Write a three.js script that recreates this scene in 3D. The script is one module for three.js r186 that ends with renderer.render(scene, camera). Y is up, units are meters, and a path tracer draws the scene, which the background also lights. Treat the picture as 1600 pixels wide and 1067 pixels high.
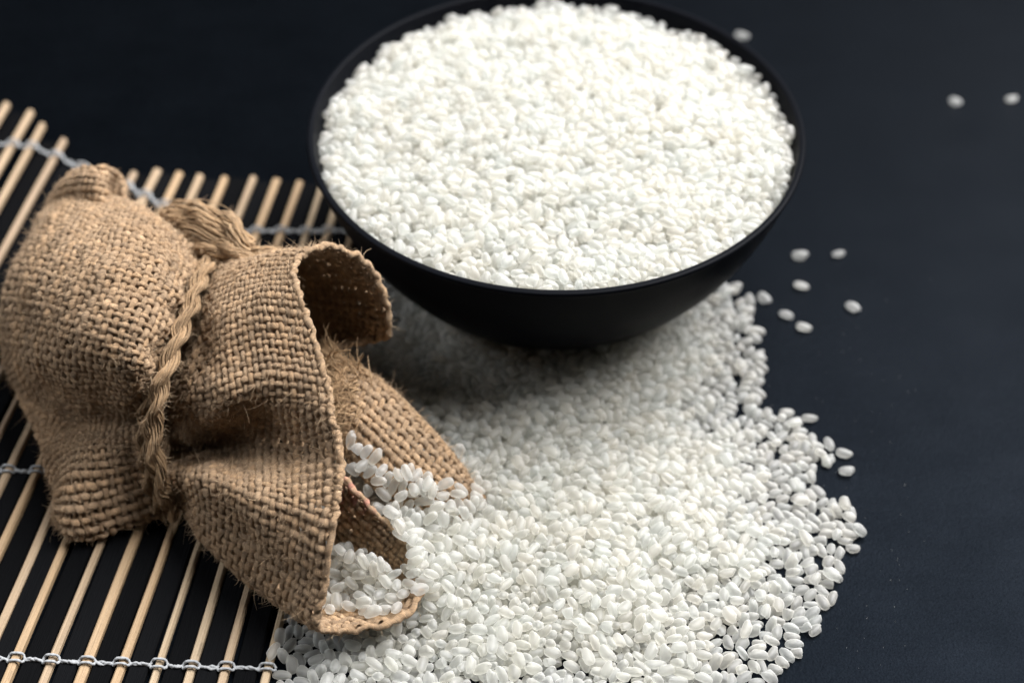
import * as THREE from 'three';
import { mergeGeometries } from 'three/addons/utils/BufferGeometryUtils.js';
import { RoundedBoxGeometry } from 'three/addons/geometries/RoundedBoxGeometry.js';
import { RectAreaLightUniformsLib } from 'three/addons/lights/RectAreaLightUniformsLib.js';
import { createNoise2D, createNoise3D } from 'simplex-noise';

// ------------------------------------------------------------------ camera, light, exposure
// All lengths below are millimetres; MM turns them into metres when a geometry is finished.
const MM = 0.001;
const PITCH = 44.85 * Math.PI / 180, DIST = 498.7, FPX = 2500;      // FPX: focal length in pixels of the 1600 x 1067 photograph
const scene = new THREE.Scene();
scene.background = new THREE.Color().setRGB(0.030, 0.031, 0.033);
const camera = new THREE.PerspectiveCamera(2 * Math.atan(533.5 / FPX) * 180 / Math.PI, 1600 / 1067, 0.02, 20);
const EYE = new THREE.Vector3(0, DIST * Math.sin(PITCH), DIST * Math.cos(PITCH));
camera.position.copy(EYE).multiplyScalar(MM);
camera.lookAt(0, 0, 0);
camera.updateMatrixWorld();
camera.focus = 0.410;
camera.userData.fStop = 7.5;
const renderer = new THREE.WebGLRenderer({ antialias: true });
renderer.toneMapping = THREE.LinearToneMapping;
renderer.toneMappingExposure = 1.08;
renderer.shadowMap.enabled = true;
RectAreaLightUniformsLib.init();

function softbox(label, [x, y, z], target, w, h, intensity, rgb) {   // unseen softbox, placed for its light: housing, glowing cloth, light just in front
  const g = new THREE.Group(); g.name = numbered('unseen_softbox');
  g.userData = { label, category: 'lamp' };
  g.position.set(x, y, z); g.lookAt(...target); scene.add(g);
  const black = new THREE.MeshStandardMaterial({ color: 0x151515, roughness: 0.8 });
  const shell = new THREE.CylinderGeometry(0.08, Math.SQRT1_2, 1, 4, 1, true); shell.rotateY(Math.PI / 4); shell.rotateX(-Math.PI / 2); shell.rotateX(Math.PI);
  shell.scale(w, h, 0.22); shell.translate(0, 0, -0.125);
  const housing = new THREE.Mesh(shell, new THREE.MeshStandardMaterial({ color: 0x151515, roughness: 0.8, side: THREE.DoubleSide })); housing.name = 'housing'; g.add(housing);
  const cloth = new THREE.Mesh(new THREE.BoxGeometry(w, h, 0.01), new THREE.MeshStandardMaterial({ color: 0xffffff, emissive: new THREE.Color().setRGB(...rgb), emissiveIntensity: 0.6 })); cloth.name = 'diffuser'; cloth.position.z = -0.01; g.add(cloth);
  const light = new THREE.RectAreaLight(new THREE.Color().setRGB(...rgb), intensity, w, h); light.name = 'unseen_softbox_light';
  light.position.set(x, y, z); light.lookAt(...target); scene.add(light);
  const dir = new THREE.Vector3(target[0] - x, target[1] - y, target[2] - z).normalize().multiplyScalar(0.002); light.position.add(dir);
  housing.castShadow = true;
}

const NAMES = {};
function numbered(name) { const n = NAMES[name] = (NAMES[name] ?? -1) + 1; return n ? `${name}_${String(n).padStart(3, '0')}` : name; }
softbox('unseen large softbox out of view, placed to light rice and table from behind right', [0.66, 1.17, -0.40], [0.0, 0.0, 0.03], 1.2, 1.1, 18.2, [1.0, 0.99, 0.985]);  // out of view, placed to light rice, sack and table from behind right
softbox('unseen smaller softbox out of view, placed to light the left side of the sack', [-0.95, 0.72, 0.05], [-0.08, 0.02, 0.03], 0.7, 0.6, 3.6, [0.93, 0.965, 1.0]);  // out of view, placed to brighten the sack from the left

// ------------------------------------------------------------------ small tools
let seed = 20240517;
function rnd() { seed = (seed + 0x6d2b79f5) | 0; let t = Math.imul(seed ^ (seed >>> 15), 1 | seed); t = (t + Math.imul(t ^ (t >>> 7), 61 | t)) ^ t; return ((t ^ (t >>> 14)) >>> 0) / 4294967296; }
const rr = (a, b) => a + (b - a) * rnd();
const gauss = () => Math.sqrt(-2 * Math.log(1 - rnd() * 0.9999)) * Math.cos(2 * Math.PI * rnd());
const clamp = (x, a, b) => Math.min(b, Math.max(a, x));
const smooth = (a, b, x) => { const t = clamp((x - a) / (b - a), 0, 1); return t * t * (3 - 2 * t); };
const n2 = createNoise2D(rnd), n3 = createNoise3D(rnd);
const V = (x, y, z) => new THREE.Vector3(x, y, z);
const RIGHT = V(1, 0, 0), FWD = EYE.clone().multiplyScalar(-1 / DIST), UP = RIGHT.clone().cross(FWD);
/** The point at height h (mm) that the photograph shows at pixel (px, py). */
function at(px, py, h = 0) {
  const d = FWD.clone().multiplyScalar(FPX).addScaledVector(RIGHT, px - 800).addScaledVector(UP, 533.5 - py);
  return d.multiplyScalar((h - EYE.y) / d.y).add(EYE);
}
function toPixel(p) { const d = p.clone().sub(EYE), z = d.dot(FWD); return [800 + FPX * d.dot(RIGHT) / z, 533.5 - FPX * d.dot(UP) / z, z]; }
function build(name, geo, mat, parent = scene) {
  geo.scale(MM, MM, MM);
  const m = new THREE.Mesh(geo, mat); m.name = parent === scene ? numbered(name) : name; m.castShadow = m.receiveShadow = true; parent.add(m); return m;
}
function thing(name, label, category, group) { const g = new THREE.Group(); g.name = numbered(name); g.userData = { label, category }; if (group) g.userData.group = group; scene.add(g); return g; }
function tag(o, label, category, group, kind) { Object.assign(o.userData, { label, category }); if (group) o.userData.group = group; if (kind) o.userData.kind = kind; return o; }
/** Grey or colour texture from a function of (s, t) in 0..1, written as bytes. */
function texture(w, h, fn, color = true) {
  const a = new Uint8Array(w * h * 4);
  for (let j = 0; j < h; j++) for (let i = 0; i < w; i++) {
    const c = fn(i / w, j / h), k = (j * w + i) * 4;
    const [r, g, b] = Array.isArray(c) ? c : [c, c, c];
    a[k] = clamp(r, 0, 1) * 255; a[k + 1] = clamp(g, 0, 1) * 255; a[k + 2] = clamp(b, 0, 1) * 255; a[k + 3] = 255;
  }
  const t = new THREE.DataTexture(a, w, h); t.wrapS = t.wrapT = THREE.RepeatWrapping; t.magFilter = THREE.LinearFilter; t.minFilter = THREE.LinearMipmapLinearFilter; t.generateMipmaps = true;
  if (color) t.colorSpace = THREE.SRGBColorSpace; t.needsUpdate = true; return t;
}
/** Noise that repeats after 1 in both directions. */
function tileNoise(s, t, fs, ft) { const a = s * 2 * Math.PI, b = t * 2 * Math.PI; return 0.5 + 0.5 * (n3(Math.cos(a) * fs, Math.sin(a) * fs, Math.cos(b) * ft) * 0.6 + n3(Math.sin(b) * ft, Math.cos(a) * fs + 7, Math.sin(a) * fs) * 0.4); }

/** Collects tubes into one geometry with colours and uv. */
class Tubes {
  constructor() { this.p = []; this.n = []; this.c = []; this.uv = []; this.i = []; }
  /** pts: centres, nrm: up vectors, ra/rb: half width and half height at each point, col: colour at each point. */
  add(pts, nrm, ra, rb, col, sides = 6, lu = 0.25, u0 = rnd(), cap = true) {
    const n = pts.length, base = this.p.length / 3, T = V(), B = V(), N = V();
    let len = u0;
    for (let k = 0; k < n; k++) {
      T.subVectors(pts[Math.min(k + 1, n - 1)], pts[Math.max(k - 1, 0)]).normalize();
      if (k) len += pts[k].distanceTo(pts[k - 1]) * lu;
      B.crossVectors(T, nrm[k]).normalize(); N.crossVectors(B, T).normalize();
      const a = typeof ra === 'number' ? ra : ra[k], b = typeof rb === 'number' ? rb : rb[k], c = Array.isArray(col[0]) ? col[k] : col;
      for (let s = 0; s <= sides; s++) {
        const w = s / sides * 2 * Math.PI, cs = Math.cos(w), sn = Math.sin(w);
        this.p.push(pts[k].x + B.x * cs * a + N.x * sn * b, pts[k].y + B.y * cs * a + N.y * sn * b, pts[k].z + B.z * cs * a + N.z * sn * b);
        const nx = B.x * cs * b + N.x * sn * a, ny = B.y * cs * b + N.y * sn * a, nz = B.z * cs * b + N.z * sn * a, l = Math.hypot(nx, ny, nz) || 1;
        this.n.push(nx / l, ny / l, nz / l); this.c.push(c[0], c[1], c[2]); this.uv.push(len, s / sides);
        if (k && s) { const q = base + k * (sides + 1) + s; this.i.push(q - 1, q, q - sides - 1, q - sides - 2, q - 1, q - sides - 1); }
      }
    }
    if (cap) for (const k of [0, n - 1]) { const q = base + k * (sides + 1); for (let s = 1; s < sides - 1; s++) k ? this.i.push(q, q + s, q + s + 1) : this.i.push(q, q + s + 1, q + s); }
  }
  geometry() {
    const g = new THREE.BufferGeometry();
    g.setAttribute('position', new THREE.Float32BufferAttribute(this.p, 3)); g.setAttribute('normal', new THREE.Float32BufferAttribute(this.n, 3));
    g.setAttribute('color', new THREE.Float32BufferAttribute(this.c, 3)); g.setAttribute('uv', new THREE.Float32BufferAttribute(this.uv, 2)); g.setIndex(this.i); return g;
  }
}
const spline = (list, t) => { // Catmull-Rom through vectors, t in 0..1
  const n = list.length - 1, f = clamp(t, 0, 1) * n, i = Math.min(Math.floor(f), n - 1), u = f - i;
  const p0 = list[Math.max(i - 1, 0)], p1 = list[i], p2 = list[i + 1], p3 = list[Math.min(i + 2, n)];
  const h = (a, b, c, d) => 0.5 * (2 * b + (c - a) * u + (2 * a - 5 * b + 4 * c - d) * u * u + (3 * b - a - 3 * c + d) * u * u * u);
  return V(h(p0.x, p1.x, p2.x, p3.x), h(p0.y, p1.y, p2.y, p3.y), h(p0.z, p1.z, p2.z, p3.z));
};

// ------------------------------------------------------------------ table
{
  const map = texture(1024, 1024, (s, t) => {
    const blot = tileNoise(s, t, 1.2, 2.4), fine = rnd(), streak = tileNoise(s, t, 1.5, 22);
    const k = 0.020 + 0.008 * (blot - 0.5) + 0.03 * (fine - 0.5) + 0.004 * (streak - 0.5);
    return [k * 0.78, k * 1.0, k * 1.32];
  });
  const rough = texture(1024, 1024, (s, t) => 0.50 + 0.09 * (tileNoise(s, t, 1.6, 3.0) - 0.5) + 0.03 * (tileNoise(s, t, 1.4, 16) - 0.5) + 0.10 * (rnd() - 0.5), false);
  const bump = texture(1024, 1024, (s, t) => rnd(), false);
  const g = new THREE.BoxGeometry(900, 20, 900, 1, 1, 1); g.translate(0, -10, 0);
  const uv = g.attributes.uv; for (let i = 0; i < uv.count; i++) uv.setXY(i, uv.getX(i) * 3, uv.getY(i) * 3);
  const m = build('table_top', g, new THREE.MeshPhysicalMaterial({ map, roughnessMap: rough, bumpMap: bump, bumpScale: 0.00006, roughness: 1, specularIntensity: 0.085, specularColor: new THREE.Color().setRGB(0.46, 0.66, 1.0) }));
  m.userData = { kind: 'structure', label: 'matt black table top' };
}

// ------------------------------------------------------------------ bamboo mat: natural sticks, black slats, white threads
const MATK = 18;
const stickTop = [[-41, -84], [-49.5, -82], [-57.6, -80], [-65, -78.5], [-73.4, -76.3], [-81.3, -77.4], [-89.6, -79.1], [-99.3, -78.4], [-108.1, -79.8], [-115.4, -80.9], [-123.4, -82.6], [-131.5, -81.6], [-141.1, -82.3], [-150, -85.8], [-158.8, -98.5], [-167.5, -105.6], [-172.9, -112], [-182.2, -115]];
const stickLow = [-64, -74.7, -83.9, -92.4, -102.3, -111.4, -120.8, -130, -138, -148, -156.6, -164.5, -173.5, -182.5, -191.5, -200.5, -207, -217];
{
  const mat = thing('bamboo_mat', 'bamboo mat of pale sticks and black slats tied with white thread', 'mat');
  const grain = texture(128, 256, (s, t) => { const k = 0.80 + 0.16 * tileNoise(s, t, 6, 0.8) + 0.08 * (rnd() - 0.5) - (tileNoise(s, t, 11, 0.5) > 0.86 ? 0.14 : 0); return [k, k * 0.955, k * 0.89]; });
  const grainB = texture(128, 256, (s, t) => tileNoise(s, t, 9, 0.7), false);
  const woods = [[0.43, 0.345, 0.255], [0.37, 0.295, 0.225], [0.48, 0.40, 0.30], [0.34, 0.28, 0.22], [0.45, 0.34, 0.225]].map((c) => new THREE.MeshStandardMaterial({ color: new THREE.Color().setRGB(...c), map: grain, bumpMap: grainB, bumpScale: 0.00015, roughness: 0.62 }));
  const darks = [0.003, 0.0045].map((k) => new THREE.MeshPhysicalMaterial({ specularIntensity: 0.04, color: new THREE.Color().setRGB(k, k * 1.05, k * 1.2), bumpMap: grainB, bumpScale: 0.0002, roughness: 0.72 }));
  const bar = (a, b, w, h, bevel) => {  // a bar from a to b with chamfered top edges, uv along the grain
    const L = a.distanceTo(b), sh = new THREE.Shape(), x = w / 2;
    sh.moveTo(-x, 0); sh.lineTo(x, 0); sh.lineTo(x, h - bevel); sh.lineTo(x - bevel * 0.9, h); sh.lineTo(-x + bevel * 0.6, h); sh.lineTo(-x, h - bevel * 0.7); sh.closePath();
    const seg = 8, g = new THREE.ExtrudeGeometry(sh, { depth: L, bevelEnabled: false, steps: seg }); const p = g.attributes.position, uv = [];
    const o = rnd() * 5, wob = rr(-0.35, 0.35), wob2 = rr(-0.3, 0.3);
    for (let i = 0; i < p.count; i++) { const s = p.getZ(i) / L; uv.push((p.getX(i) + p.getY(i) * 0.7) / 12 + o, p.getZ(i) / 60 + o); p.setX(i, p.getX(i) * (1 + 0.10 * Math.sin(s * 7 + o)) + wob * Math.sin(s * Math.PI * 2) + wob2 * Math.sin(s * 9 + o)); }
    g.setAttribute('uv', new THREE.Float32BufferAttribute(uv, 2)); g.computeVertexNormals();
    const d = b.clone().sub(a).normalize(), m = new THREE.Matrix4().makeBasis(V(0, 1, 0).cross(d).normalize(), V(0, 1, 0), d).setPosition(a); g.applyMatrix4(m); return g;
  };
  const lift = (k) => k >= 14 ? (k - 13) * 1.2 : 0;
  const line = (k, z) => { const [x0, z0] = stickTop[k], x1 = stickLow[k]; return V(x0 + (x1 - x0) * (z - z0) / (130 - z0), 0, z); };
  for (let k = 0; k < MATK; k++) {
    const [x0, z0] = stickTop[k];
    const a = line(k, z0); a.y = 0.35 + lift(k) * 1.0; const b = line(k, 142); b.y = 0.35;
    build('stick', bar(a, b, rr(1.9, 2.45), rr(1.9, 2.3), rr(0.5, 0.8)), woods[Math.floor(rnd() * 5)], mat);
    if (k === 15) continue;
    if (k < MATK - 1) {
      const z1 = Math.max(z0, stickTop[k + 1][1]) + rr(0, 1.5);
      const c = line(k, z1).add(line(k + 1, z1)).multiplyScalar(0.5), d = line(k, 142).add(line(k + 1, 142)).multiplyScalar(0.5); c.y = 0.2 + lift(k) * 0.8; d.y = 0.2;
      build('slat', bar(c, d, 5.2, 1.5, 0.45), darks[k % 2], mat);
    }
  }
  const white = new THREE.MeshStandardMaterial({ color: new THREE.Color().setRGB(0.33, 0.34, 0.35), roughness: 0.95, vertexColors: true });
  for (const [zr, zl] of [[121.5, 116], [59, 53], [2, -4], [-50, -86]]) {
    const t = new Tubes();
    const zAt = (x) => zr + (zl - zr) * (zr < -20 ? clamp((-122 - x) / 62, 0, 1.2) : clamp((-60 - x) / 120, -0.2, 1.2));
    for (const side of [-1, 1]) {
      const pts = [], nr = [];
      for (let k = 0; k < MATK; k++) {
        const z0 = zAt(-64 - k * 9), c = line(k, z0);
        const hz = side * rr(0.7, 1.25);
        const y0 = 0.35 + lift(k) * 0.8;
        // the two threads pass over each stick on either side of the binding, then meet in the gap
        pts.push(V(c.x + 2.3, 1.5 + y0, c.z + side * 0.2), V(c.x + 1.75, 1.9 + y0, c.z + hz), V(c.x + 0.9, 2.72 + y0, c.z + hz), V(c.x - 0.9, 2.72 + y0, c.z + hz), V(c.x - 1.75, 1.9 + y0, c.z + hz), V(c.x - 2.3, 1.5 + y0, c.z + side * 0.2));
        if (k < MATK - 1) { const d = line(k + 1, zAt(-64 - (k + 1) * 9)), sag = rr(-0.3, 0.7); for (const f of [0.4, 0.5, 0.6]) { const w = f * 20 + k; pts.push(V(c.x + (d.x - c.x) * f, 2.1 + lift(k) * 0.8 + side * 0.25 * Math.sin(w), c.z + (d.z - c.z) * f + side * 0.22 * Math.cos(w) + (f === 0.5 ? sag : sag * 0.8))); } }
      }
      const fine = []; for (let i = 0; i < pts.length * 4; i++) { fine.push(spline(pts, i / (pts.length * 4 - 1))); nr.push(V(0, 1, 0)); }
      t.add(fine, nr, fine.map((_, i) => 0.38 + 0.11 * n2(i * 0.35, side + zr)), 0.36, fine.map((_, i) => { const k = 0.92 + 0.12 * Math.sin(i * 2.1 + side) + rr(-0.06, 0.06); return [k, k, k]; }), 7);
    }
    build('thread', t.geometry(), white, mat);
  }
}

// ------------------------------------------------------------------ bowl
const BOWL = { x: 13.2, z: -34.1, R: 75, H: 58 };
const outer = [[0, 0.4], [30, 0.4], [33.5, 0], [35.5, 0.8], [36, 2.5], [40, 4.5], [47, 9.5], [54.5, 17], [61.5, 26.5], [67, 36.5], [71.5, 47.5], [74.2, 56], [74.9, 57.4]].map(([r, h]) => new THREE.Vector2(r, h));
const outerR = (h) => { for (let i = 4; i < outer.length; i++) if (h <= outer[i].y) { const a = outer[i - 1], b = outer[i]; return a.x + (b.x - a.x) * clamp((h - a.y) / (b.y - a.y || 1), 0, 1); } return 75; };
{
  const inner = [[74.7, 58.1], [74, 58.35], [73.2, 58.1], [72.6, 57.2], [70.3, 48.5], [65.8, 37.5], [60.2, 27.6], [53.2, 18.6], [45.6, 11.4], [36, 6.6], [20, 4.6], [0, 4.2]].map(([r, h]) => new THREE.Vector2(r, h));
  const prof = new THREE.SplineCurve([...outer.slice(3)]).getPoints(60), prof2 = new THREE.SplineCurve(inner).getPoints(60);
  const g = new THREE.LatheGeometry([...outer.slice(0, 3), ...prof, ...prof2], 160);
  const speck = texture(512, 512, (s, t) => 0.42 + 0.10 * (tileNoise(s, t, 3, 2) - 0.5) + 0.06 * (rnd() - 0.5), false);
  const m = build('bowl', g, new THREE.MeshPhysicalMaterial({ color: new THREE.Color().setRGB(0.004, 0.0045, 0.006), roughness: 1, roughnessMap: speck, specularIntensity: 0.04 }));
  m.position.set(BOWL.x * MM, 0, BOWL.z * MM);
  tag(m, 'round black bowl heaped with white rice', 'bowl');
}

// ------------------------------------------------------------------ burlap
const jute = (k = 1) => { const d = rr(0.86, 1.1) * k, w = rr(-0.03, 0.03); return [clamp(d * (1 + w), 0, 1.3), clamp(d, 0, 1.3), clamp(d * (1 - w * 1.5), 0, 1.3)]; };
const fibre = texture(256, 128, (s, t) => { const a = (t + s * 2) % 1; const k = tileNoise(a, s, 7, 0.9), l = tileNoise((a * 2) % 1, s, 14, 1.5); return 0.52 + 0.5 * k + 0.5 * (l - 0.5) + 0.14 * (rnd() - 0.5); });
const fibreBump = texture(256, 128, (s, t) => { const a = (t + s * 2) % 1; return 0.6 * tileNoise(a, s, 7, 0.9) + 0.4 * tileNoise((a * 2) % 1, s, 14, 1.5); }, false);
const burlap = new THREE.MeshStandardMaterial({ color: new THREE.Color().setRGB(0.64, 0.425, 0.25), map: fibre, bumpMap: fibreBump, bumpScale: 0.0006, roughness: 0.95, vertexColors: true });
const twineMat = new THREE.MeshStandardMaterial({ color: new THREE.Color().setRGB(0.66, 0.43, 0.235), map: fibre, bumpMap: fibreBump, bumpScale: 0.0003, roughness: 0.85, vertexColors: true });
const fuzzMat = new THREE.MeshStandardMaterial({ color: new THREE.Color().setRGB(0.62, 0.46, 0.31), roughness: 0.7, vertexColors: true });

/** A surface through a grid of points (rows x columns), evenly spaced yarns along it. */
class Patch {
  constructor(rows, { closed = false, wrinkle = null } = {}) {
    this.rows = rows; this.closed = closed; this.wrinkle = wrinkle; // closed: rows go round and meet
  }
  raw(u, v) { // u along the rows' order, v along a row
    const R = this.rows, n = R.length;
    const pick = (i) => spline(R[this.closed ? ((i % n) + n) % n : clamp(i, 0, n - 1)], v);
    const f = this.closed ? u * n : clamp(u, 0, 1) * (n - 1), i = this.closed ? Math.floor(f) : Math.min(Math.floor(f), n - 2), t = f - i;
    const a = pick(i - 1), b = pick(i), c = pick(i + 1), d = pick(i + 2);
    const h = (a, b, c, d) => 0.5 * (2 * b + (c - a) * t + (2 * a - 5 * b + 4 * c - d) * t * t + (3 * b - a - 3 * c + d) * t * t * t);
    return V(h(a.x, b.x, c.x, d.x), h(a.y, b.y, c.y, d.y), h(a.z, b.z, c.z, d.z));
  }
  /** A table of points on even arc length, nu x nv. */
  table(nu, nv) {
    const even = (f, n) => { // positions in 0..1 that split the mean length evenly
      const m = 240, acc = [0]; for (let k = 1; k <= m; k++) acc.push(acc[k - 1] + f(k / m, (k - 1) / m));
      const out = []; let j = 0; for (let k = 0; k < n; k++) { const s = acc[m] * k / (n - 1); while (j < m - 1 && acc[j + 1] < s) j++; out.push((j + (s - acc[j]) / (acc[j + 1] - acc[j] || 1)) / m); } return { out, len: acc[m] };
    };
    const probe = [0.1, 0.3, 0.5, 0.7, 0.9];
    const eu = even((a, b) => { let s = 0; for (const v of probe) s += this.raw(a, v).distanceTo(this.raw(b, v)); return s / 5; }, nu);
    const ev = even((a, b) => { let s = 0; for (const u of probe) s += this.raw(u, a).distanceTo(this.raw(u, b)); return s / 5; }, nv);
    this.us = eu.out; this.vs = ev.out;
    this.g = this.us.map((u) => this.vs.map((v) => this.raw(u, v))); this.nu = nu; this.nv = nv;
    if (this.wrinkle && nu > 3) { const N = this.us.map((_, i) => this.vs.map((_, j) => this.frame(i, j).n)); this.g.forEach((row, i) => row.forEach((p, j) => p.addScaledVector(N[i][j], this.wrinkle(this.us[i], this.vs[j], p)))); }
    return this;
  }
  lengths() { this.table(3, 3); const L = (f) => { let s = 0; for (let k = 1; k <= 60; k++) s += f(k / 60).distanceTo(f((k - 1) / 60)); return s; }; let a = 0, b = 0; for (const q of [0.15, 0.5, 0.85]) { a += L((t) => this.raw(t, q)) / 3; b += L((t) => this.raw(q, t)) / 3; } return [a, b]; }
  at(i, j) { // bilinear in table coordinates
    const cl = this.closed, n = this.nu - 1;
    i = cl ? ((i % n) + n) % n : clamp(i, 0, n); j = clamp(j, 0, this.nv - 1);
    const a = Math.min(Math.floor(i), n - 1), b = Math.min(Math.floor(j), this.nv - 2), s = i - a, t = j - b, g = this.g;
    return g[a][b].clone().multiplyScalar((1 - s) * (1 - t)).addScaledVector(g[a + 1][b], s * (1 - t)).addScaledVector(g[a][b + 1], (1 - s) * t).addScaledVector(g[a + 1][b + 1], s * t);
  }
  frame(i, j) {
    const e = 0.5, du = this.at(i + e, j).sub(this.at(i - e, j)), dv = this.at(i, j + e).sub(this.at(i, j - e));
    return { p: this.at(i, j), n: du.clone().cross(dv).normalize(), pu: du.length(), pv: dv.length() };
  }
}
const FUZZ = new Tubes();
function hair(p, dir, len, w, tone) {
  const pts = [p.clone()], nr = [V(0, 1, 0.3)]; const d = dir.clone().normalize(), c = V(gauss(), gauss(), gauss()).multiplyScalar(0.5);
  for (let k = 0; k < 4; k++) { d.addScaledVector(c, 0.45).normalize(); pts.push(pts[pts.length - 1].clone().addScaledVector(d, len / 4)); nr.push(V(0, 1, 0.3)); }
  FUZZ.add(pts, nr, pts.map((_, k) => w * (1 - k * 0.18)), w, [tone, tone * 0.97, tone * 0.92], 3, 0.1, 0, false);
}
const YARN = 2.2;
/** Weaves a patch out of yarns: every second yarn over, every other under; sign turns the outside. */
function weave(patch, parent, name, { sign = 1, tint = null, fuzz = 0.5, edge = [], skipU = null, pitch = YARN } = {}) {
  const [lu, lv] = patch.lengths(), nu = Math.max(4, Math.round(lu / pitch) + 1), nv = Math.max(4, Math.round(lv / pitch) + 1);
  patch.table(nu, nv);
  const t = new Tubes(), SUB = 4;
  const nse = (p) => n3(p.x * 0.09, p.y * 0.09, p.z * 0.09);
  const run = (along, fixed, count) => {
    const pts = [], nr = [], ra = [], rb = [], col = [], tone = jute(), thick = rr(0.82, 1.17), ph = rnd() * 9, drift = rr(-0.12, 0.12);
    for (let k = 0; k <= (count - 1) * SUB; k++) {
      const s = k / SUB, off = drift + 0.13 * n2(s * 0.35 + ph, fixed * 3.7);
      const f = along === 'v' ? patch.frame(fixed + off, s) : patch.frame(s, fixed + off);
      const gap = along === 'v' ? f.pu : f.pv;           // distance to the neighbouring yarn
      const wave = Math.cos(Math.PI * (s + fixed)) * (along === 'v' ? 1 : -1) * sign;
      const r = thick * (0.9 + 0.14 * n2(s * 0.5, ph) + 0.10 * n2(s * 2.3, ph + 4));
      const half = Math.min((along === 'v' ? 0.405 : 0.45) * gap, 1.3) * r;
      pts.push(f.p.addScaledVector(f.n, wave * 0.46 * Math.min(1, gap / 1.8) + 0.10 * n2(s, fixed * 1.3)));
      nr.push(f.n.clone().multiplyScalar(sign)); ra.push(half); rb.push(half * 0.8);
      const vary = rr(-0.13, 0.13); let c = tone.map((x) => x * (1 + 0.16 * n2(s * 0.8 + ph, fixed) + 0.14 * n2(s * 3.1, ph * 7) + 0.08 * nse(f.p) + vary));
      if (tint) c = tint(c, f.p, along === 'v' ? fixed : s, along === 'v' ? s : fixed);
      col.push(c);
      if (rnd() < fuzz) { const d = f.n.clone().multiplyScalar(sign * rr(-0.2, 0.9)).add(V(gauss(), gauss(), gauss()).multiplyScalar(0.9)); hair(pts[pts.length - 1].clone().addScaledVector(f.n, sign * half * 0.7), d, rr(0.9, 3.0) * (rnd() < 0.06 ? 2.4 : 1), rr(0.035, 0.07), rr(0.6, 1.15)); }
    }
    t.add(pts, nr, ra, rb, col, 7, 0.22);
  };
  for (let i = 0; i < (patch.closed ? nu - 1 : nu); i++) run('v', i, nv);
  for (let j = 0; j < nv; j++) run('u', j, nu);
  for (const e of edge) { // a rolled hem along one side, sewn over with the same yarn
    const pts = [], nr = [], ra = [], col = [], n = (e === 'v1' || e === 'v0' ? nu : nv) - 1;
    for (let k = 0; k <= n * SUB; k++) {
      const s = k / SUB, f = e === 'v1' ? patch.frame(s, nv - 1) : e === 'v0' ? patch.frame(s, 0) : e === 'u1' ? patch.frame(nu - 1, s) : patch.frame(0, s);
      pts.push(f.p.addScaledVector(f.n, 0.3 * Math.sin(s * Math.PI) + 0.5 * n2(s * 0.3, nv)).add(V(0.35 * n2(s * 0.7, 3), 0.35 * n2(s * 0.7, 8), 0.35 * n2(s * 0.7, 15)))); nr.push(f.n); ra.push(0.92 + 0.16 * Math.sin(s * Math.PI * 2) + 0.22 * n2(s * 0.6, nu + nv)); let c = jute(1.02); if (tint) c = tint(c, f.p, s, nv); col.push(c);
      if (rnd() < fuzz) hair(pts[pts.length - 1].clone(), V(gauss(), gauss(), gauss()), rr(0.6, 2.0) * (rnd() < 0.05 ? 2.2 : 1), rr(0.025, 0.045), rr(0.8, 1.2));
    }
    t.add(pts, nr, ra, ra, col, 7, 0.22);
  }
  const m = build(name, t.geometry(), burlap, parent); m.userData.kind = 'stuff';
  return m;
}

const sack = thing('burlap_sack', 'small brown burlap sack lying on its side, spilling rice', 'sack');
const A = at;
// -- body: rows run round the sack (top back, over the top, down the front, crease, lower lobe, underside), columns from the twine to the closed end
const bodyCols = [
  // each column: points round the section
  [A(318, 415, 38), A(302, 458, 38), A(274, 528, 36), A(250, 600, 30), A(242, 660, 19), A(242, 712, 14), A(262, 775, 8)],
  [A(288, 378, 54), A(284, 436, 58), A(246, 512, 60), A(218, 590, 54), A(210, 655, 24), A(208, 700, 24), A(240, 802, 6)],
  [A(246, 342, 57), A(235, 405, 67), A(200, 490, 67), A(172, 578, 54), A(165, 658, 18), A(158, 702, 26), A(172, 832, 5)],
  [A(196, 318, 54), A(165, 388, 65), A(125, 472, 63), A(104, 566, 47), A(118, 660, 12), A(116, 706, 23), A(108, 842, 5)],
  [A(140, 300, 47), A(94, 362, 55), A(55, 452, 51), A(36, 552, 33), A(66, 638, 12), A(92, 725, 15), A(84, 822, 5)],
  [A(104, 298, 36), A(52, 362, 40), A(12, 450, 34), A(4, 548, 20), A(30, 612, 9), A(84, 752, 10), A(84, 806, 6)],
  [A(112, 330, 14), A(60, 400, 14), A(26, 470, 12), A(18, 545, 9), A(44, 600, 6), A(92, 760, 6), A(92, 800, 4)],
];
for (const c of bodyCols) { // close each section below and behind
  const low = c[6], top = c[0];
  c.push(V(low.x * 0.7 + top.x * 0.3, 3, low.z * 0.7 + top.z * 0.3), V(top.x * 0.8 + low.x * 0.2, 3, top.z * 0.9 + low.z * 0.1), V(top.x, top.y * 0.5, top.z - 8));
}
const bodyRows = bodyCols[0].map((_, i) => bodyCols.map((c) => c[i]));
const pleat = (k, amp) => (u, v, p) => amp * Math.exp(-v * 7) * Math.sin(v * 30 > 1 ? u * k * 6.283 + 2 * n2(u * 6, k) : 0) * smooth(0, 0.06, v) + 1.0 * n3(p.x * 0.045, p.y * 0.045, p.z * 0.045) + 0.35 * n3(p.x * 0.11 + 5, p.y * 0.11, p.z * 0.11);
weave(new Patch(bodyRows, { closed: true, wrinkle: pleat(13, 2.2) }), sack, 'bag_body', { sign: -1 });

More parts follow.
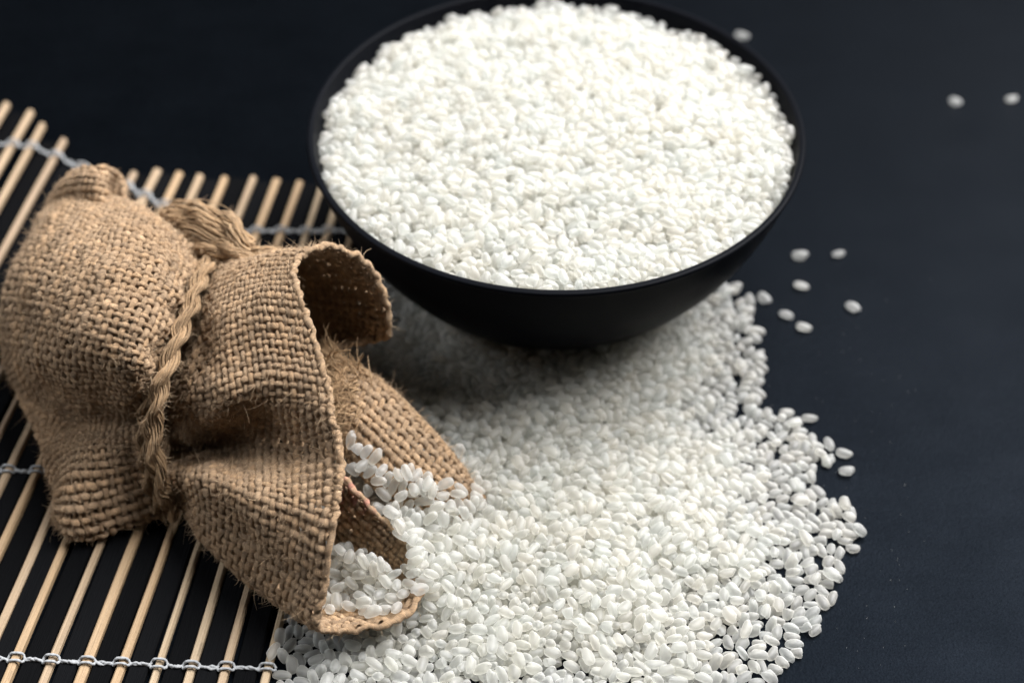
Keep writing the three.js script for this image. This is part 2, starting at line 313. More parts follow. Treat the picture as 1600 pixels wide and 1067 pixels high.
// -- corner of the closed end, standing up and curled over
weave(new Patch([
  [A(70, 345, 36), A(72, 322, 40), A(85, 298, 44), A(100, 282, 46)],
  [A(105, 335, 44), A(100, 305, 49), A(108, 280, 53), A(122, 267, 54)],
  [A(140, 335, 50), A(138, 300, 56), A(140, 276, 59), A(148, 263, 59)],
  [A(165, 335, 52), A(160, 305, 57), A(160, 282, 58), A(168, 266, 57)],
  [A(172, 335, 42), A(170, 308, 46), A(172, 288, 47), A(182, 272, 47)],
  [A(194, 335, 44), A(194, 315, 48), A(194, 298, 49), A(191, 283, 48)],
]), sack, 'bag_corner', { sign: -1, edge: ['v1', 'u1'] });

// -- mouth: rows go round from the lip on the table, under, up the front, over the arch and down its back; columns from the twine to the rim
const mouthRows = [
  [A(420, 800, 5), A(480, 830, 5), A(570, 890, 5), A(662, 908, 12)],
  [A(380, 815, 5), A(450, 860, 4), A(550, 930, 4), A(642, 955, 12)],
  [A(330, 820, 5), A(400, 890, 5), A(490, 955, 4), A(567, 984, 12)],
  [A(285, 800, 8), A(340, 860, 9), A(415, 930, 9), A(498, 980, 15)],
  [A(266, 768, 12), A(335, 800, 22), A(420, 860, 24), A(506, 920, 25)],
  [A(264, 738, 15), A(330, 745, 31), A(420, 775, 37), A(522, 810, 40)],
  [A(266, 705, 10), A(330, 697, 11), A(425, 692, 31), A(530, 715, 48)],
  [A(266, 655, 19), A(330, 642, 45), A(420, 612, 53), A(517, 625, 56)],
  [A(274, 590, 31), A(330, 560, 52), A(410, 530, 61), A(494, 540, 63)],
  [A(292, 522, 37), A(338, 490, 57), A(400, 460, 66), A(468, 462, 69)],
  [A(314, 458, 39), A(350, 432, 56), A(410, 410, 65), A(463, 406, 71)],
  [A(330, 425, 43), A(375, 412, 51), A(440, 398, 62), A(505, 389, 71)],
  [A(340, 420, 36), A(400, 415, 44), A(480, 405, 55), A(560, 402, 66)],
  [A(350, 430, 28), A(420, 440, 34), A(510, 440, 44), A(597, 445, 57)],
  [A(355, 460, 22), A(430, 480, 26), A(520, 485, 35), A(607, 500, 46)],
  [A(360, 500, 18), A(430, 520, 20), A(510, 525, 28), A(600, 530, 38)],
  [A(360, 540, 12), A(420, 555, 14), A(470, 555, 22), A(520, 548, 32)],
  [A(370, 600, 8), A(430, 605, 10), A(480, 600, 16), A(530, 600, 22)],
  [A(380, 680, 6), A(430, 680, 8), A(480, 680, 12), A(535, 680, 14)],
];
const mouth = new Patch(mouthRows, { wrinkle: pleat(11, 2.4) });
weave(mouth, sack, 'mouth_panel', { sign: -1, edge: ['v1'] });

// -- loose flap lying on the spilled rice, with a frayed raw edge
const flapRows = [
  [A(530, 572, 26), A(510, 553, 38), A(505, 605, 36), A(515, 668, 28)],
  [A(600, 606, 22), A(575, 590, 34), A(560, 650, 33), A(546, 722, 24)],
  [A(668, 672, 17), A(642, 650, 28), A(616, 705, 27), A(596, 772, 19)],
  [A(724, 740, 11), A(703, 715, 20), A(673, 757, 19), A(655, 808, 13)],
  [A(754, 786, 6), A(746, 772, 11), A(729, 793, 11), A(712, 820, 8)],
];
const flap = new Patch(flapRows);
weave(flap, sack, 'back_flap', { sign: -1, edge: ['u1'] });

// -- inner fold with a red dyed edge
const dyed = A(548, 766, 27), red = (c, p) => { const k = smooth(0.15, 0.8, 0.6 * n3(p.x * 0.3, p.y * 0.3, p.z * 0.3) + 0.6 - p.distanceTo(dyed) / 14); return [c[0] * (1 + 0.12 * k), c[1] * (1 - 0.24 * k), c[2] * (1 - 0.06 * k)]; };
const foldRows = [
  [A(518, 728, 30), A(514, 780, 20), A(503, 850, 3)],
  [A(562, 775, 27), A(550, 815, 18), A(535, 872, 3)],
  [A(606, 822, 20), A(592, 850, 14), A(578, 898, 3)],
  [A(645, 868, 11), A(640, 895, 9), A(625, 925, 3)],
];
const fold = new Patch(foldRows);
weave(fold, sack, 'inner_fold', { sign: 1, edge: ['v0'], tint: red }).userData.label = 'inner fold with a reddish dyed edge';

// -- frayed threads along the raw edge of the flap
{
  const t = new Tubes();
  for (let k = 0; k < 900; k++) {
    const u = rr(0.0, 0.3) * rr(0.5, 1), v = rr(0.3, 0.98), i = u * (flap.nu - 1), f = flap.frame(i, v * (flap.nv - 1));
    const back = flap.at(Math.max(0, i - 1), v * (flap.nv - 1)).sub(flap.at(i + 2, v * (flap.nv - 1))).normalize();
    const side = flap.frame(i, v * (flap.nv - 1)); const down = flap.at(i, Math.min(flap.nv - 1, v * (flap.nv - 1) + 2)).sub(side.p).normalize();
    const along = back.multiplyScalar(rr(0.3, 1)).addScaledVector(down, rr(0.2, 1)).addScaledVector(f.n, -rr(0.1, 0.5)).add(V(gauss(), gauss(), gauss()).multiplyScalar(0.22)).normalize();
    const pts = [], nr = []; let p = f.p.addScaledVector(f.n, -rr(0.5, 1.6)); const c = V(gauss(), gauss() - 1.0, gauss()).multiplyScalar(0.13), L = rr(4, 10);
    for (let q = 0; q < 7; q++) { pts.push(p.clone()); nr.push(V(0, 1, 0.2)); along.add(c).normalize(); p = p.clone().addScaledVector(along, L / 6); }
    const w = rnd() < 0.15 ? rr(0.18, 0.34) : rr(0.06, 0.14); t.add(pts, nr, pts.map((_, q) => w * (1 - q * 0.1)), w * 0.8, jute(1.32), 4, 0.22);
  }
  build('frayed_edge', t.geometry(), twineMat, sack).userData.kind = 'stuff';
}

// -- twine round the neck, and the loop of loose fibre behind it
function rope(path, plies, R, r, turn, n, name, parent) {
  const N = 44; // filaments in a ply
  for (let q = 0; q < plies; q++) {
    const t = new Tubes(), cen = [], out = []; let acc = 0, prev = null;
    for (let k = 0; k < n; k++) {
      const s = k / (n - 1), p = spline(path, s), T = spline(path, Math.min(1, s + 0.004)).sub(spline(path, Math.max(0, s - 0.004))).normalize();
      if (prev) acc += p.distanceTo(prev); prev = p.clone();
      const B = V(0, 1, 0.01).cross(T).normalize(), M = T.clone().cross(B), w = acc / turn * 2 * Math.PI + q / plies * 2 * Math.PI;
      const o = B.clone().multiplyScalar(Math.cos(w)).addScaledVector(M, Math.sin(w));
      cen.push(p.addScaledVector(o, R * (1 + 0.12 * n2(s * 20, q)))); out.push({ o, B, M, w, T, r: r * (1 + 0.14 * n2(s * 14, q + 5)) });
      for (let h = 0; h < 2; h++) if (rnd() < 0.5) hair(cen[k].clone().addScaledVector(o, r * 0.9), o.clone().addScaledVector(T, gauss()).add(V(gauss(), gauss(), gauss()).multiplyScalar(0.5)), rr(1, 3.6), rr(0.03, 0.06), rr(0.7, 1.2));
    }
    for (let f = 0; f < N; f++) {
      const ring = f < 30 ? rr(0.8, 1.0) : rr(0.2, 0.7), a0 = f / 30 * 2 * Math.PI + gauss() * 0.12, w = rr(0.13, 0.3) * r / 1.5, tone = jute(rr(0.85, 1.12)), ph = rnd() * 50;
      const pts = cen.map((c, k) => { const g = out[k], a = a0 - g.w * 0.55 + 0.35 * n2(k * 0.035, ph), R2 = ring * g.r * (1 + 0.14 * n2(k * 0.06, ph + 9)); return c.clone().addScaledVector(g.B, Math.cos(a) * R2).addScaledVector(g.M, Math.sin(a) * R2); });
      t.add(pts, out.map((g) => g.o), w, w * 0.8, pts.map((_, k) => tone.map((x) => x * (1 + 0.14 * n2(k * 0.15, ph)))), 5, 0.14);
    }
    build(name, t.geometry(), twineMat, parent);
  }
}
const twinePath = [A(352, 470, 20), A(342, 420, 42), A(328, 410, 50), A(310, 442, 53), A(289, 498, 53), A(266, 560, 51), A(247, 614, 46), A(239, 662, 38), A(241, 712, 30), A(254, 762, 19), A(272, 806, 6)];
rope(twinePath, 2, 1.15, 1.45, 19, 220, 'twine_strand', sack);
rope([A(340, 475, 20), A(326, 424, 40), A(312, 414, 46), A(294, 448, 48), A(272, 502, 48), A(250, 562, 46), A(232, 616, 41), A(224, 665, 33), A(226, 716, 26), A(238, 766, 16), A(258, 806, 5)], 2, 0.95, 1.15, 13, 170, 'twine_strand', sack);
{
  const t = new Tubes();
  const loops = [[A(258, 350, 40), A(275, 336, 46), A(310, 340, 52), A(350, 358, 54), A(378, 384, 52), A(362, 408, 50)],
    [A(268, 372, 44), A(310, 362, 50), A(350, 380, 52), A(400, 398, 52), A(445, 396, 50)],
    [A(300, 400, 46), A(340, 398, 50), A(380, 400, 52), A(430, 405, 50)]];
  loops.forEach((path, li) => {
    for (let k = 0; k < [110, 90, 50][li]; k++) {
      const o = V(gauss(), gauss(), gauss()).multiplyScalar([2.1, 1.7, 1.3][li]), s0 = rr(0, 0.25), s1 = rr(0.65, 1), ph = rnd() * 6, pts = [], nr = [];
      for (let q = 0; q <= 14; q++) { const s = s0 + (s1 - s0) * q / 14, p = spline(path, s), w = s * 5 + ph; p.add(o.clone().multiplyScalar(0.75 + 0.35 * Math.sin(s * 4 + li))).add(V(Math.cos(w), Math.sin(w), Math.sin(w * 0.7)).multiplyScalar(0.6)); pts.push(p); nr.push(V(0, 1, 0.3)); }
      const w = rnd() < 0.2 ? rr(0.2, 0.42) : rr(0.08, 0.2); t.add(pts, nr, w, w * 0.7, jute(rr(0.85, 1.15)), 5, 0.15); if (k % 2) hair(pts[Math.floor(rr(1, 14))].clone(), V(gauss(), gauss() + 0.5, gauss()), rr(1.5, 4), 0.045, rr(0.8, 1.2));
    }
  });
  build('fibre_loop', t.geometry(), twineMat, sack).userData.kind = 'stuff';
}
rope([A(256, 358, 40), A(272, 342, 47), A(300, 336, 52), A(334, 345, 55), A(364, 364, 55), A(384, 390, 53), A(398, 410, 45)], 2, 1.9, 2.3, 30, 110, 'knot_loop', sack);
rope([A(292, 402, 46), A(326, 388, 52), A(362, 394, 54), A(405, 400, 53), A(446, 402, 48)], 2, 1.2, 1.6, 24, 100, 'knot_loop', sack);
build('loose_fibres', FUZZ.geometry(), fuzzMat, sack).userData.kind = 'stuff';

// ------------------------------------------------------------------ rice
/** One grain along x: blunt, a little flattened, with the notch that the germ leaves at one end; lengths 1 (half sizes are applied later). */
function grainGeometry(v, seg, rings) {
  const p = [], idx = [], uv = [];
  for (let j = 0; j <= rings; j++) {
    const a = Math.PI * j / rings, cx = -Math.cos(a);
    let x = Math.sign(cx) * Math.pow(Math.abs(cx), 0.92), r = Math.pow(Math.sin(a), v.blunt);
    if (v.broken && x > v.broken) { x = v.broken + (x - v.broken) * 0.12; }
    for (let i = 0; i <= seg; i++) {
      const w = i / seg * 2 * Math.PI; let y = Math.cos(w) * r, z = Math.sin(w) * r;
      const sq = 1 + 0.05 * Math.cos(4 * w); y *= sq; z *= sq;
      const k = 1 + v.tip * x; y *= k; z *= k; y += v.bend * (1 - x * x) * 0.5; z += v.skew * (1 - x * x);
      let xx = x; const germ = smooth(0.4, 0.95, x) * smooth(-0.1, 0.7, Math.sin(w)) * v.germ; xx -= germ * 0.26; z -= germ * 0.5 * r;
      p.push(xx, y, z); uv.push(i / seg, j / rings);
      if (j && i) { const q = j * (seg + 1) + i; if (j > 1) idx.push(q - 1, q - seg - 2, q - seg - 1); if (j < rings) idx.push(q - 1, q - seg - 1, q); }
    }
  }
  const g = new THREE.BufferGeometry(); g.setAttribute('position', new THREE.Float32BufferAttribute(p, 3)); g.setAttribute('uv', new THREE.Float32BufferAttribute(uv, 2)); g.setIndex(idx); g.computeVertexNormals();
  const n = g.attributes.normal; for (let j = 0; j <= rings; j++) { const a = j * (seg + 1), b = a + seg; const m = V(n.getX(a) + n.getX(b), n.getY(a) + n.getY(b), n.getZ(a) + n.getZ(b)).normalize(); n.setXYZ(a, m.x, m.y, m.z); n.setXYZ(b, m.x, m.y, m.z); }
  for (const [s, x] of [[0, -1], [rings, 1]]) for (let i = 0; i <= seg; i++) n.setXYZ(s * (seg + 1) + i, x, 0, 0);
  return g;
}
const KINDS = [{ blunt: 0.70, bend: 0.10, germ: 0.6, skew: 0.10, tip: 0.06 }, { blunt: 0.78, bend: 0.16, germ: 0.8, skew: -0.14, tip: 0.10 }, { blunt: 0.66, bend: 0.05, germ: 0.4, skew: 0.08, tip: -0.08 }, { blunt: 0.72, bend: 0.12, germ: 0.8, skew: 0.16, tip: 0.05 }, { blunt: 0.85, bend: 0.08, germ: 0.2, broken: 0.3, skew: 0.1, tip: 0.12 }];
const fineGrains = KINDS.map((v) => grainGeometry(v, 18, 14)), coarseGrains = KINDS.map((v) => grainGeometry(v, 10, 8));
const riceMap = texture(64, 128, (s, t) => { const k = 0.97 + 0.04 * tileNoise(s, t, 3, 0.5) + 0.02 * (rnd() - 0.5); return [k, k, k * 0.995]; });
const riceBump = texture(64, 128, (s, t) => 0.7 * tileNoise(s, t, 2.5, 0.4) + 0.3 * rnd(), false);
const riceLook = { map: riceMap, bumpMap: riceBump, bumpScale: 0.00006, roughness: 0.62, transmission: 0.92, thickness: 0, ior: 1.52, clearcoat: 0.9, clearcoatRoughness: 0.32 };
const riceMat = new THREE.MeshPhysicalMaterial({ color: new THREE.Color().setRGB(0.915, 0.912, 0.893), ...riceLook, vertexColors: true });
const riceTones = [[0.915, 0.912, 0.893], [0.895, 0.897, 0.885], [0.93, 0.925, 0.897], [0.90, 0.903, 0.897]].map((c) => new THREE.MeshPhysicalMaterial({ color: new THREE.Color().setRGB(...c), ...riceLook }));

// settling: each grain is a short rod of three balls, pushed apart, pulled down, kept out of the table, bowl and cloth
const BR = 1.14, ROD = 1.26;
function settle(grains, steps, push) {
  const n = grains.length, X = new Float32Array(n * 9), O = new Float32Array(n * 9), cell = 2.5, D = 2 * BR;
  grains.forEach((g, k) => { for (let b = 0; b < 3; b++) for (let a = 0; a < 3; a++) X[k * 9 + b * 3 + a] = g.p[a] + g.d[a] * (b - 1) * ROD; });
  O.set(X);
  for (let s = 0; s < steps; s++) {
    const g = s < steps * 0.75 ? 0.06 : 0.02;
    for (let q = 0; q < n * 9; q++) { const v = (X[q] - O[q]) * 0.72; O[q] = X[q]; X[q] += clamp(v, -0.5, 0.5); if (q % 3 === 1) X[q] -= g; }
    const map = new Map();
    for (let b = 0; b < n * 3; b++) { const key = (Math.floor(X[b * 3] / cell) + 500) * 1e6 + (Math.floor(X[b * 3 + 1] / cell) + 500) * 1e3 + Math.floor(X[b * 3 + 2] / cell) + 500; const l = map.get(key); if (l) l.push(b); else map.set(key, [b]); }
    const pairs = [];
    for (const [key, l] of map) for (let dx = 0; dx <= 1; dx++) for (let dy = dx ? -1 : 0; dy <= 1; dy++) for (let dz = dx || dy > 0 ? -1 : 0; dz <= 1; dz++) {
      const m = dx || dy || dz ? map.get(key + dx * 1e6 + dy * 1e3 + dz) : l; if (!m) continue;
      for (let i = 0; i < l.length; i++) for (let j = m === l ? i + 1 : 0; j < m.length; j++) if (((l[i] / 3) | 0) !== ((m[j] / 3) | 0)) pairs.push(l[i] * 3, m[j] * 3);
    }
    for (let it = 0; it < 3; it++) {
      for (let q = 0; q < pairs.length; q += 2) {
        const a = pairs[q], b = pairs[q + 1], x = X[b] - X[a], y = X[b + 1] - X[a + 1], z = X[b + 2] - X[a + 2], d2 = x * x + y * y + z * z;
        if (d2 >= D * D || d2 < 1e-9) continue;
        const d = Math.sqrt(d2), k = (D - d) / d * 0.42, f = 0.25;
        X[a] -= x * k; X[a + 1] -= y * k; X[a + 2] -= z * k; X[b] += x * k; X[b + 1] += y * k; X[b + 2] += z * k;
        for (let c = 0; c < 3; c++) { const ra = X[a + c] - O[a + c], rb = X[b + c] - O[b + c], m = (ra - rb) * 0.5 * f; X[a + c] -= m; X[b + c] += m; }
      }
      for (let k = 0; k < n; k++) { // keep rods straight and of their length
        const o = k * 9; let x = X[o + 6] - X[o], y = X[o + 7] - X[o + 1], z = X[o + 8] - X[o + 2]; const l = Math.hypot(x, y, z) || 1;
        const cx = (X[o] + X[o + 3] + X[o + 6]) / 3, cy = (X[o + 1] + X[o + 4] + X[o + 7]) / 3, cz = (X[o + 2] + X[o + 5] + X[o + 8]) / 3, m = ROD / l;
        x *= m; y *= m; z *= m;
        X[o] = cx - x; X[o + 1] = cy - y; X[o + 2] = cz - z; X[o + 3] = cx; X[o + 4] = cy; X[o + 5] = cz; X[o + 6] = cx + x; X[o + 7] = cy + y; X[o + 8] = cz + z;
      }
      for (let b = 0; b < n * 9; b += 3) push(X, O, b);
    }
  }
  return grains.map((g, k) => { const o = k * 9; return { ...g, c: V(X[o + 3], X[o + 4], X[o + 5]), a: V(X[o + 6] - X[o], X[o + 7] - X[o + 1], X[o + 8] - X[o + 2]).normalize() }; });
}
const rest = (X, O, b, h, f = 0.5) => { if (X[b + 1] < h) { X[b + 1] = h; X[b] += (O[b] - X[b]) * f; X[b + 2] += (O[b + 2] - X[b + 2]) * f; } };
const tangent = () => { const a = rnd() * 2 * Math.PI, e = gauss() * 0.35; return [Math.cos(a) * Math.cos(e), Math.sin(e), Math.sin(a) * Math.cos(e)]; };

// heights of the cloth that rice can lie on or against
const CX0 = -90, CZ0 = 0, CW = 130, CH = 140, cloth = new Float32Array(CW * CH);
function rasterize(patch, i0, i1) {
  const step = 0.35; for (let i = i0; i <= i1; i += step) for (let j = 0; j <= patch.nv - 1; j += step) { const p = patch.at(i, j), x = Math.round(p.x - CX0), z = Math.round(p.z - CZ0); for (let a = -1; a <= 1; a++) for (let b = -1; b <= 1; b++) if (x + a >= 0 && x + a < CW && z + b >= 0 && z + b < CH) { const q = (z + b) * CW + x + a; cloth[q] = Math.max(cloth[q], p.y + 0.9); } }
}
const mouthIndex = (row) => { const t = row / (mouthRows.length - 1); let k = 0; while (mouth.us[k] < t) k++; return k; };
rasterize(mouth, 0, mouthIndex(3.0)); rasterize(flap, 0, flap.nu - 1); rasterize(fold, 0, fold.nu - 1);
const clothH = (x, z) => { const i = Math.round(x - CX0), j = Math.round(z - CZ0); return i < 0 || j < 0 || i >= CW || j >= CH ? 0 : cloth[j * CW + i]; };
const matEdge = (z) => stickTop[0][0] + (stickLow[0] - stickTop[0][0]) * (z + 84) / 214 + 1.6;

function pushTable(X, O, b) {
  const x = X[b], z = X[b + 2], rx = x - BOWL.x, rz = z - BOWL.z, r = Math.hypot(rx, rz), h = X[b + 1];
  if (h < 58) { const R = outerR(Math.max(0, h)) + BR * 0.9; if (r < R) { if (R - r < 5 || h > 5) { const k = R / (r || 1); X[b] = BOWL.x + rx * k; X[b + 2] = BOWL.z + rz * k; } } }
  let f = BR * 0.86; const c = clothH(X[b], X[b + 2]); if (c) f = c + BR * 0.6 ; if (X[b] < matEdge(X[b + 2])) f = Math.max(f, 2.6 + BR * 0.8);
  if (c && X[b + 1] < f - 3.5) return rest(X, O, b, BR * 0.86);
  rest(X, O, b, f);
}
// outline of the spilled rice on the table, in pixels of the photograph
const outline = [[440, 560], [520, 440], [700, 420], [900, 400], [1120, 440], [1150, 452], [1178, 490], [1188, 540], [1200, 590], [1186, 640], [1236, 652], [1272, 690], [1284, 712], [1262, 752], [1296, 772], [1340, 796], [1340, 842], [1322, 880], [1302, 930], [1284, 985], [1262, 1012], [1228, 1042], [1200, 1075], [1160, 1190], [470, 1190], [418, 1075], [430, 1010], [400, 950], [400, 760]].map(([x, y]) => { const p = A(x, y, 1.2); return [p.x, p.z]; });
function inside(x, z) { let c = false; for (let i = 0, j = outline.length - 1; i < outline.length; j = i++) { const [a, b] = outline[i], [d, e] = outline[j]; if ((b > z) !== (e > z) && x < (d - a) * (z - b) / (e - b) + a) c = !c; } return c; }
function edgeDist(x, z) { let m = 1e9; for (let i = 0, j = outline.length - 1; i < outline.length; j = i++) { const [a, b] = outline[i], [d, e] = outline[j], t = clamp(((x - a) * (d - a) + (z - b) * (e - b)) / ((d - a) ** 2 + (e - b) ** 2), 0, 1); m = Math.min(m, Math.hypot(x - a - t * (d - a), z - b - t * (e - b))); } return m; }

const spilled = [];
for (let tries = 0; tries < 700000 && spilled.length < 6500; tries++) {
  const x = rr(-70, 105), z = rr(-60, 150);
  if (!inside(x, z)) continue;
  const d = edgeDist(x, z), nz = n2(x * 0.045, z * 0.045);
  if (d < 1.6) continue;
  const h = 1.5 + 9.0 * smooth(10, 66, d + 8 * nz), y = rr(0.6, h + 1);
  if (Math.hypot(x - BOWL.x, z - BOWL.z) < outerR(y) + 1) continue;
  if ((clothH(x, z) > 0 && y > clothH(x, z) - 3.6) || x < matEdge(z) + 1) continue;
  if (rnd() > (d < 6 ? 0.42 : 0.6) * 1.0) continue;
  // thin out by volume already filled
  const key = `${Math.round(x / 5)}|${Math.round(z / 5)}`; const cap = 25 * (h + 0.2) * 0.042 * (d < 7 ? 0.7 : d < 16 ? 0.92 : 1);
  spilled.count ??= {}; if ((spilled.count[key] ?? 0) >= cap) continue; spilled.count[key] = (spilled.count[key] ?? 0) + 1;
  spilled.push({ p: [x, y, z], d: tangent() });
}
// grains resting on the cloth of the mouth and in the trough beside the inner fold
const inMouth = [[512, 868], [524, 852], [520, 890], [532, 905], [545, 880], [556, 868], [570, 872], [586, 868], [560, 893], [575, 905], [592, 885], [604, 875], [548, 920], [566, 925], [590, 915], [607, 905], [620, 888], [636, 885], [640, 905], [628, 925], [570, 945], [600, 935], [586, 962], [604, 955], [535, 930], [552, 905], [515, 925], [650, 920], [655, 895]];
const inTrough = [[562, 750], [575, 762], [592, 760], [570, 778], [590, 785], [612, 775], [625, 790], [640, 775], [655, 795], [610, 800], [628, 812], [645, 815], [660, 812], [672, 800], [690, 805], [700, 790], [648, 835], [665, 840], [680, 830], [700, 825], [715, 815], [730, 805], [660, 860], [680, 860], [700, 850], [598, 815], [615, 832], [632, 848], [720, 840], [740, 820], [690, 880], [670, 890]];
const mouthGrains = [...inMouth, ...inTrough].flatMap(([x, y], k) => { const out = []; const p = A(x + rr(-4, 4), y + rr(-4, 4), k < inMouth.length ? 8 : 16); out.push({ p: [p.x, Math.max(p.y, clothH(p.x, p.z) + 2), p.z], d: tangent(), mouth: true, lip: k < inMouth.length }); if (k % 2 && k < inMouth.length) out.push({ p: [p.x + rr(-3, 3), p.y + 3, p.z + rr(-3, 3)], d: tangent(), mouth: true, lip: true }); if (k >= inMouth.length) out.push({ p: [p.x + rr(-2, 2), Math.max(6, clothH(p.x, p.z) + 1), p.z + rr(-2, 2)], d: tangent(), mouth: true }); return out; });
const troughFill = [];
for (let k = 0; k < 540; k++) { // rice heaped between the inner fold and the flap
  const t = rnd() ** 1.3, u = rr(-1, 0.3 - 0.6 * t), h = rr(1, 18 - 11 * t), x = 578 + 115 * t + u * 26 * (0.6 + t) , y = 752 + 85 * t - u * 26 * (0.6 + t);
  const p = A(x, y, 17 - 8 * t), q = V(p.x, h, p.z); troughFill.push({ p: [q.x, q.y, q.z], d: tangent(), trough: true });
}
const clothPoints = new Map();
for (const P of [flap, fold, mouth]) for (let i = 0; i <= P.nu - 1; i += 0.4) for (let j = 0; j <= P.nv - 1; j += 0.4) { const p = P.at(i, j), key = `${Math.round(p.x / 3)}|${Math.round(p.y / 3)}|${Math.round(p.z / 3)}`; const l = clothPoints.get(key); if (l) l.push(p); else clothPoints.set(key, [p]); }
function throughCloth(g) { // a grain that pierces the cloth is taken away
  for (const b of [-1, 0, 1]) {
    const p = g.c.clone().addScaledVector(g.a, b * 1.5), X = Math.round(p.x / 3), Y = Math.round(p.y / 3), Z = Math.round(p.z / 3);
    for (let x = X - 1; x <= X + 1; x++) for (let y = Y - 1; y <= Y + 1; y++) for (let z = Z - 1; z <= Z + 1; z++) { const l = clothPoints.get(`${x}|${y}|${z}`); if (l) for (const c of l) if (c.distanceToSquared(p) < 2.4 && c.y > p.y - 0.9) return true; }
  }
  return false;
}
const foldTop = [[512, 724], [556, 766], [602, 814], [642, 862], [628, 905], [590, 874], [545, 852], [510, 845]]; // the face of the inner fold stays bare
const onFold = (g) => { const [x, y] = toPixel(g.c); if (g.c.y < 4) return false; let c = false; for (let i = 0, j = foldTop.length - 1; i < foldTop.length; j = i++) { const [a, b] = foldTop[i], [d, e] = foldTop[j]; if ((b > y) !== (e > y) && x < (d - a) * (y - b) / (e - b) + a) c = !c; } return c; };
const pile = settle([...spilled, ...mouthGrains, ...troughFill], 90, pushTable).filter((g) => !throughCloth(g) && !onFold(g));

// rice in the bowl: a shell of grains over a rounded heap
const bowlTop = (r) => 55.6 + 4.2 * (1 - (r / 71) ** 2);
const filled = [];
for (let k = 0; k < 4500; k++) {
  const r = 71 * Math.sqrt(rnd()), a = rnd() * 2 * Math.PI, x = Math.cos(a) * r, z = Math.sin(a) * r;
  filled.push({ p: [x, bowlTop(r) - 4.5 + rr(0, 8), z], d: tangent() });
}
const bowlRice = settle(filled, 80, (X, O, b) => {
  const r = Math.hypot(X[b], X[b + 2]), R = (X[b + 1] > 57 ? 72.4 : 70.3 + (X[b + 1] - 48.5) * 0.26) - BR;
  if (r > R) { X[b] *= R / r; X[b + 2] *= R / r; }
  rest(X, O, b, bowlTop(r) - 6.5 + 0.8 * n2(X[b] * 0.1, X[b + 2] * 0.1), 0.8);
});

function grainMatrix(g, roll, s) {
  const x = g.a, up = Math.abs(x.y) > 0.95 ? V(1, 0, 0) : V(0, 1, 0), z = x.clone().cross(up).normalize(), y = z.clone().cross(x);
  return new THREE.Matrix4().makeBasis(x, y, z).multiply(new THREE.Matrix4().makeRotationX(roll)).scale(V(...s)).setPosition(g.c);
}
const size = () => { const k = rr(0.88, 1.08); return [2.50 * k * rr(0.86, 1.10), 1.18 * k * rr(0.88, 1.10), 1.46 * k * rr(0.88, 1.12)]; };
const kindOf = () => { const q = rnd(); return q < 0.11 ? 4 : Math.floor(rnd() * 4); };
/** Many grains as one mesh, for those past the count that stand alone. */
function mass(list, name, label, extra, origin = [0, 0, 0]) {
  const parts = list.map((g) => { const q = coarseGrains[g.kind].clone().applyMatrix4(g.m); const c = rr(0.95, 1.03), w = rr(-0.014, 0.014), arr = new Float32Array(q.attributes.position.count * 3); for (let i = 0; i < arr.length; i += 3) { arr[i] = c * (1 + w); arr[i + 1] = c; arr[i + 2] = c * (1 - w); } q.setAttribute('color', new THREE.BufferAttribute(arr, 3)); return q; });
  if (extra) parts.push(extra);
  const m = build(name, mergeGeometries(parts), riceMat); m.position.set(...origin.map((x) => x * MM)); return tag(m, label, 'rice', null, 'stuff');
}
const dress = (g) => { g.kind = kindOf(); g.m = grainMatrix(g, rnd() < 0.8 ? gauss() * 0.35 : rnd() * 6.28, size()); return g; };
{
  // the heap below the grains in view
  const prof = []; for (let k = 0; k <= 20; k++) { const r = 68 * k / 20; prof.push(new THREE.Vector2(r, bowlTop(r) - 5.6)); } prof.push(new THREE.Vector2(60, 29), new THREE.Vector2(0, 8));
  const core = new THREE.LatheGeometry(prof.reverse(), 64); core.setAttribute('color', new THREE.Float32BufferAttribute(new Array(core.attributes.position.count * 3).fill(1), 3));
  mass(bowlRice.map(dress), 'rice_filling', 'white rice heaped in the black bowl', core, [BOWL.x, 0, BOWL.z]);
}
// loose grains far from the pile: [px, py, turn in degrees on the picture, length scale]
const loose = [[1160, 55, 15], [1494, 158, 25], [1582, 154, -5], [1251, 398, 0], [1311, 396, -6], [1253, 446, 15], [1229, 492, 20], [1257, 511, 15], [1333, 480, 28], [1195, 465, 40], [1173, 468, 70], [1150, 448, -10], [1230, 645, 0], [1266, 653, 5], [1241, 659, -15], [1250, 676, 0], [1295, 694, 70], [1320, 708, 15], [1324, 735, -3], [1292, 720, 65], [1268, 745, 80], [1246, 757, 70]];
const singles = loose.map(([x, y, t]) => { const p = A(x, y, 1.2), a = t * Math.PI / 180, q = A(x + 14 * Math.cos(a), y + 14 * Math.sin(a), 1.2).sub(p).normalize(); return { c: V(p.x, 1.15, p.z), a: V(q.x, 0, q.z).normalize(), far: y < 300, near: y < 560 }; });
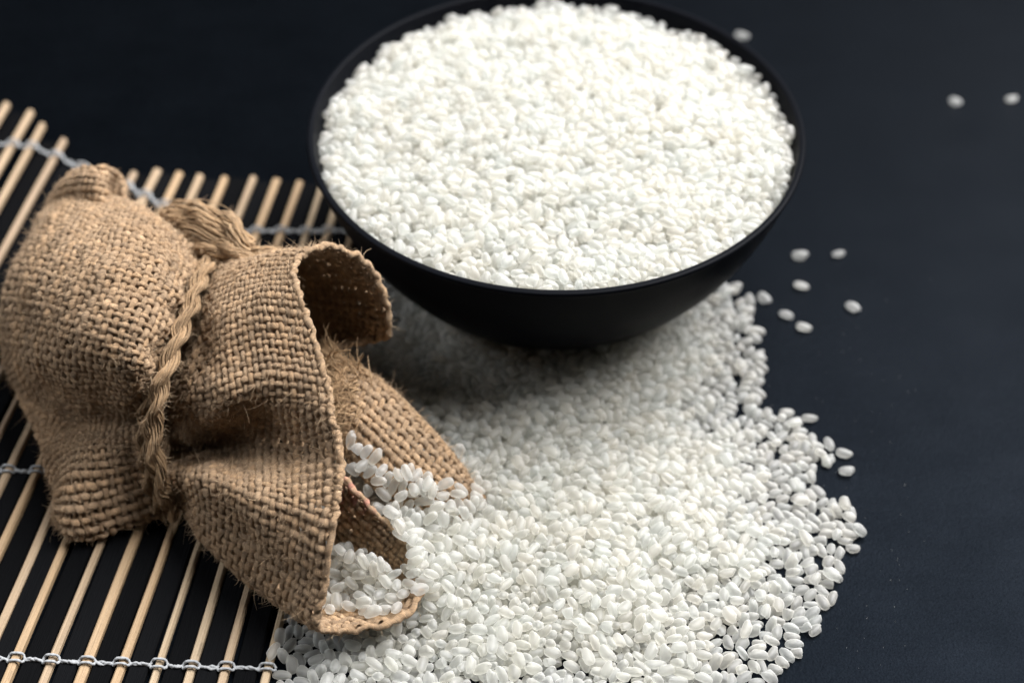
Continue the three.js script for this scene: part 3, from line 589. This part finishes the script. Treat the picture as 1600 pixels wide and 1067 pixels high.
// the spilled grains that show largest in the picture stand alone: nearest to the camera and not covered by others
const all = pile.map(dress); singles.forEach((g) => { g.kind = Math.floor(rnd() * 4); g.m = grainMatrix(g, gauss() * 0.3, size()); });
const shown = all.filter((g) => { const [x, y, z] = toPixel(g.c); g.px = x; g.py = y; g.depth = z; return x > -10 && x < 1610 && y > -10 && y < 1080; });
const covered = (g) => { const d = EYE.clone().sub(g.c).normalize(); let n = 0; for (const o of shown) { if (o === g) continue; const e = o.c.clone().sub(g.c), t = e.dot(d); if (t > 0.3 && t < 6 && e.addScaledVector(d, -t).length() < 1.5) n++; } return n > 1; };
const alone = new Set();
for (const g of shown.filter((g) => g.mouth)) alone.add(g);
for (const g of shown.slice().sort((a, b) => a.depth - b.depth)) { if (alone.size >= 300 - singles.length) break; if (!alone.has(g) && !covered(g)) alone.add(g); }
const single = (g, label, group) => { const m = new THREE.Mesh(fineGrains[g.kind], riceTones[Math.floor(rnd() * 4)]); m.name = numbered('rice_grain'); m.castShadow = m.receiveShadow = true; const k = new THREE.Matrix4().makeScale(MM, MM, MM).multiply(g.m); k.decompose(m.position, m.quaternion, m.scale); scene.add(m); tag(m, label, 'rice grain', group); };
for (const g of alone) {
  if (!g.mouth) single(g, 'white rice grain on the near slope of the spilled heap', 'nearest grains of the spilled heap');
  else if (g.lip) single(g, 'white rice grain on the burlap lip inside the sack mouth', 'grains on the lip of the sack');
  else single(g, 'white rice grain between the inner fold and loose flap of the sack', 'grains between the folds of the sack');
}
for (const g of singles) {
  if (g.far) single(g, 'white rice grain alone on bare black table beyond the bowl rim', 'stray grains beyond the bowl');
  else if (g.near) single(g, 'white rice grain scattered on black table beside the bowl foot', 'stray grains beside the bowl');
  else single(g, 'white rice grain just off the ragged edge of the spilled heap', 'stray grains along the heap edge');
}
mass(all.filter((g) => !alone.has(g)), 'rice_spill', 'spilled white rice heaped on the black table around the bowl');

// starch dust and crumbs off the edge of the heap
{
  const parts = [];
  for (let k = 0; k < 130; k++) {
    const p = A(rr(1150, 1420) + Math.abs(gauss()) * 30, rr(430, 1060), 0.1); if (inside(p.x, p.z) || p.x < 60) continue;
    const q = new THREE.IcosahedronGeometry(1, 0), s = rnd() < 0.04 ? rr(0.14, 0.22) : rr(0.04, 0.10); q.scale(s, s * 0.6, s * rr(0.6, 1.2)); q.rotateY(rnd() * 6.28); q.translate(p.x, s * 0.5, p.z); parts.push(q);
  }
  tag(build('rice_dust', mergeGeometries(parts), riceTones[1]), 'fine white rice dust sprinkled on the black table', 'dust', null, 'stuff');
}
renderer.render(scene, camera);
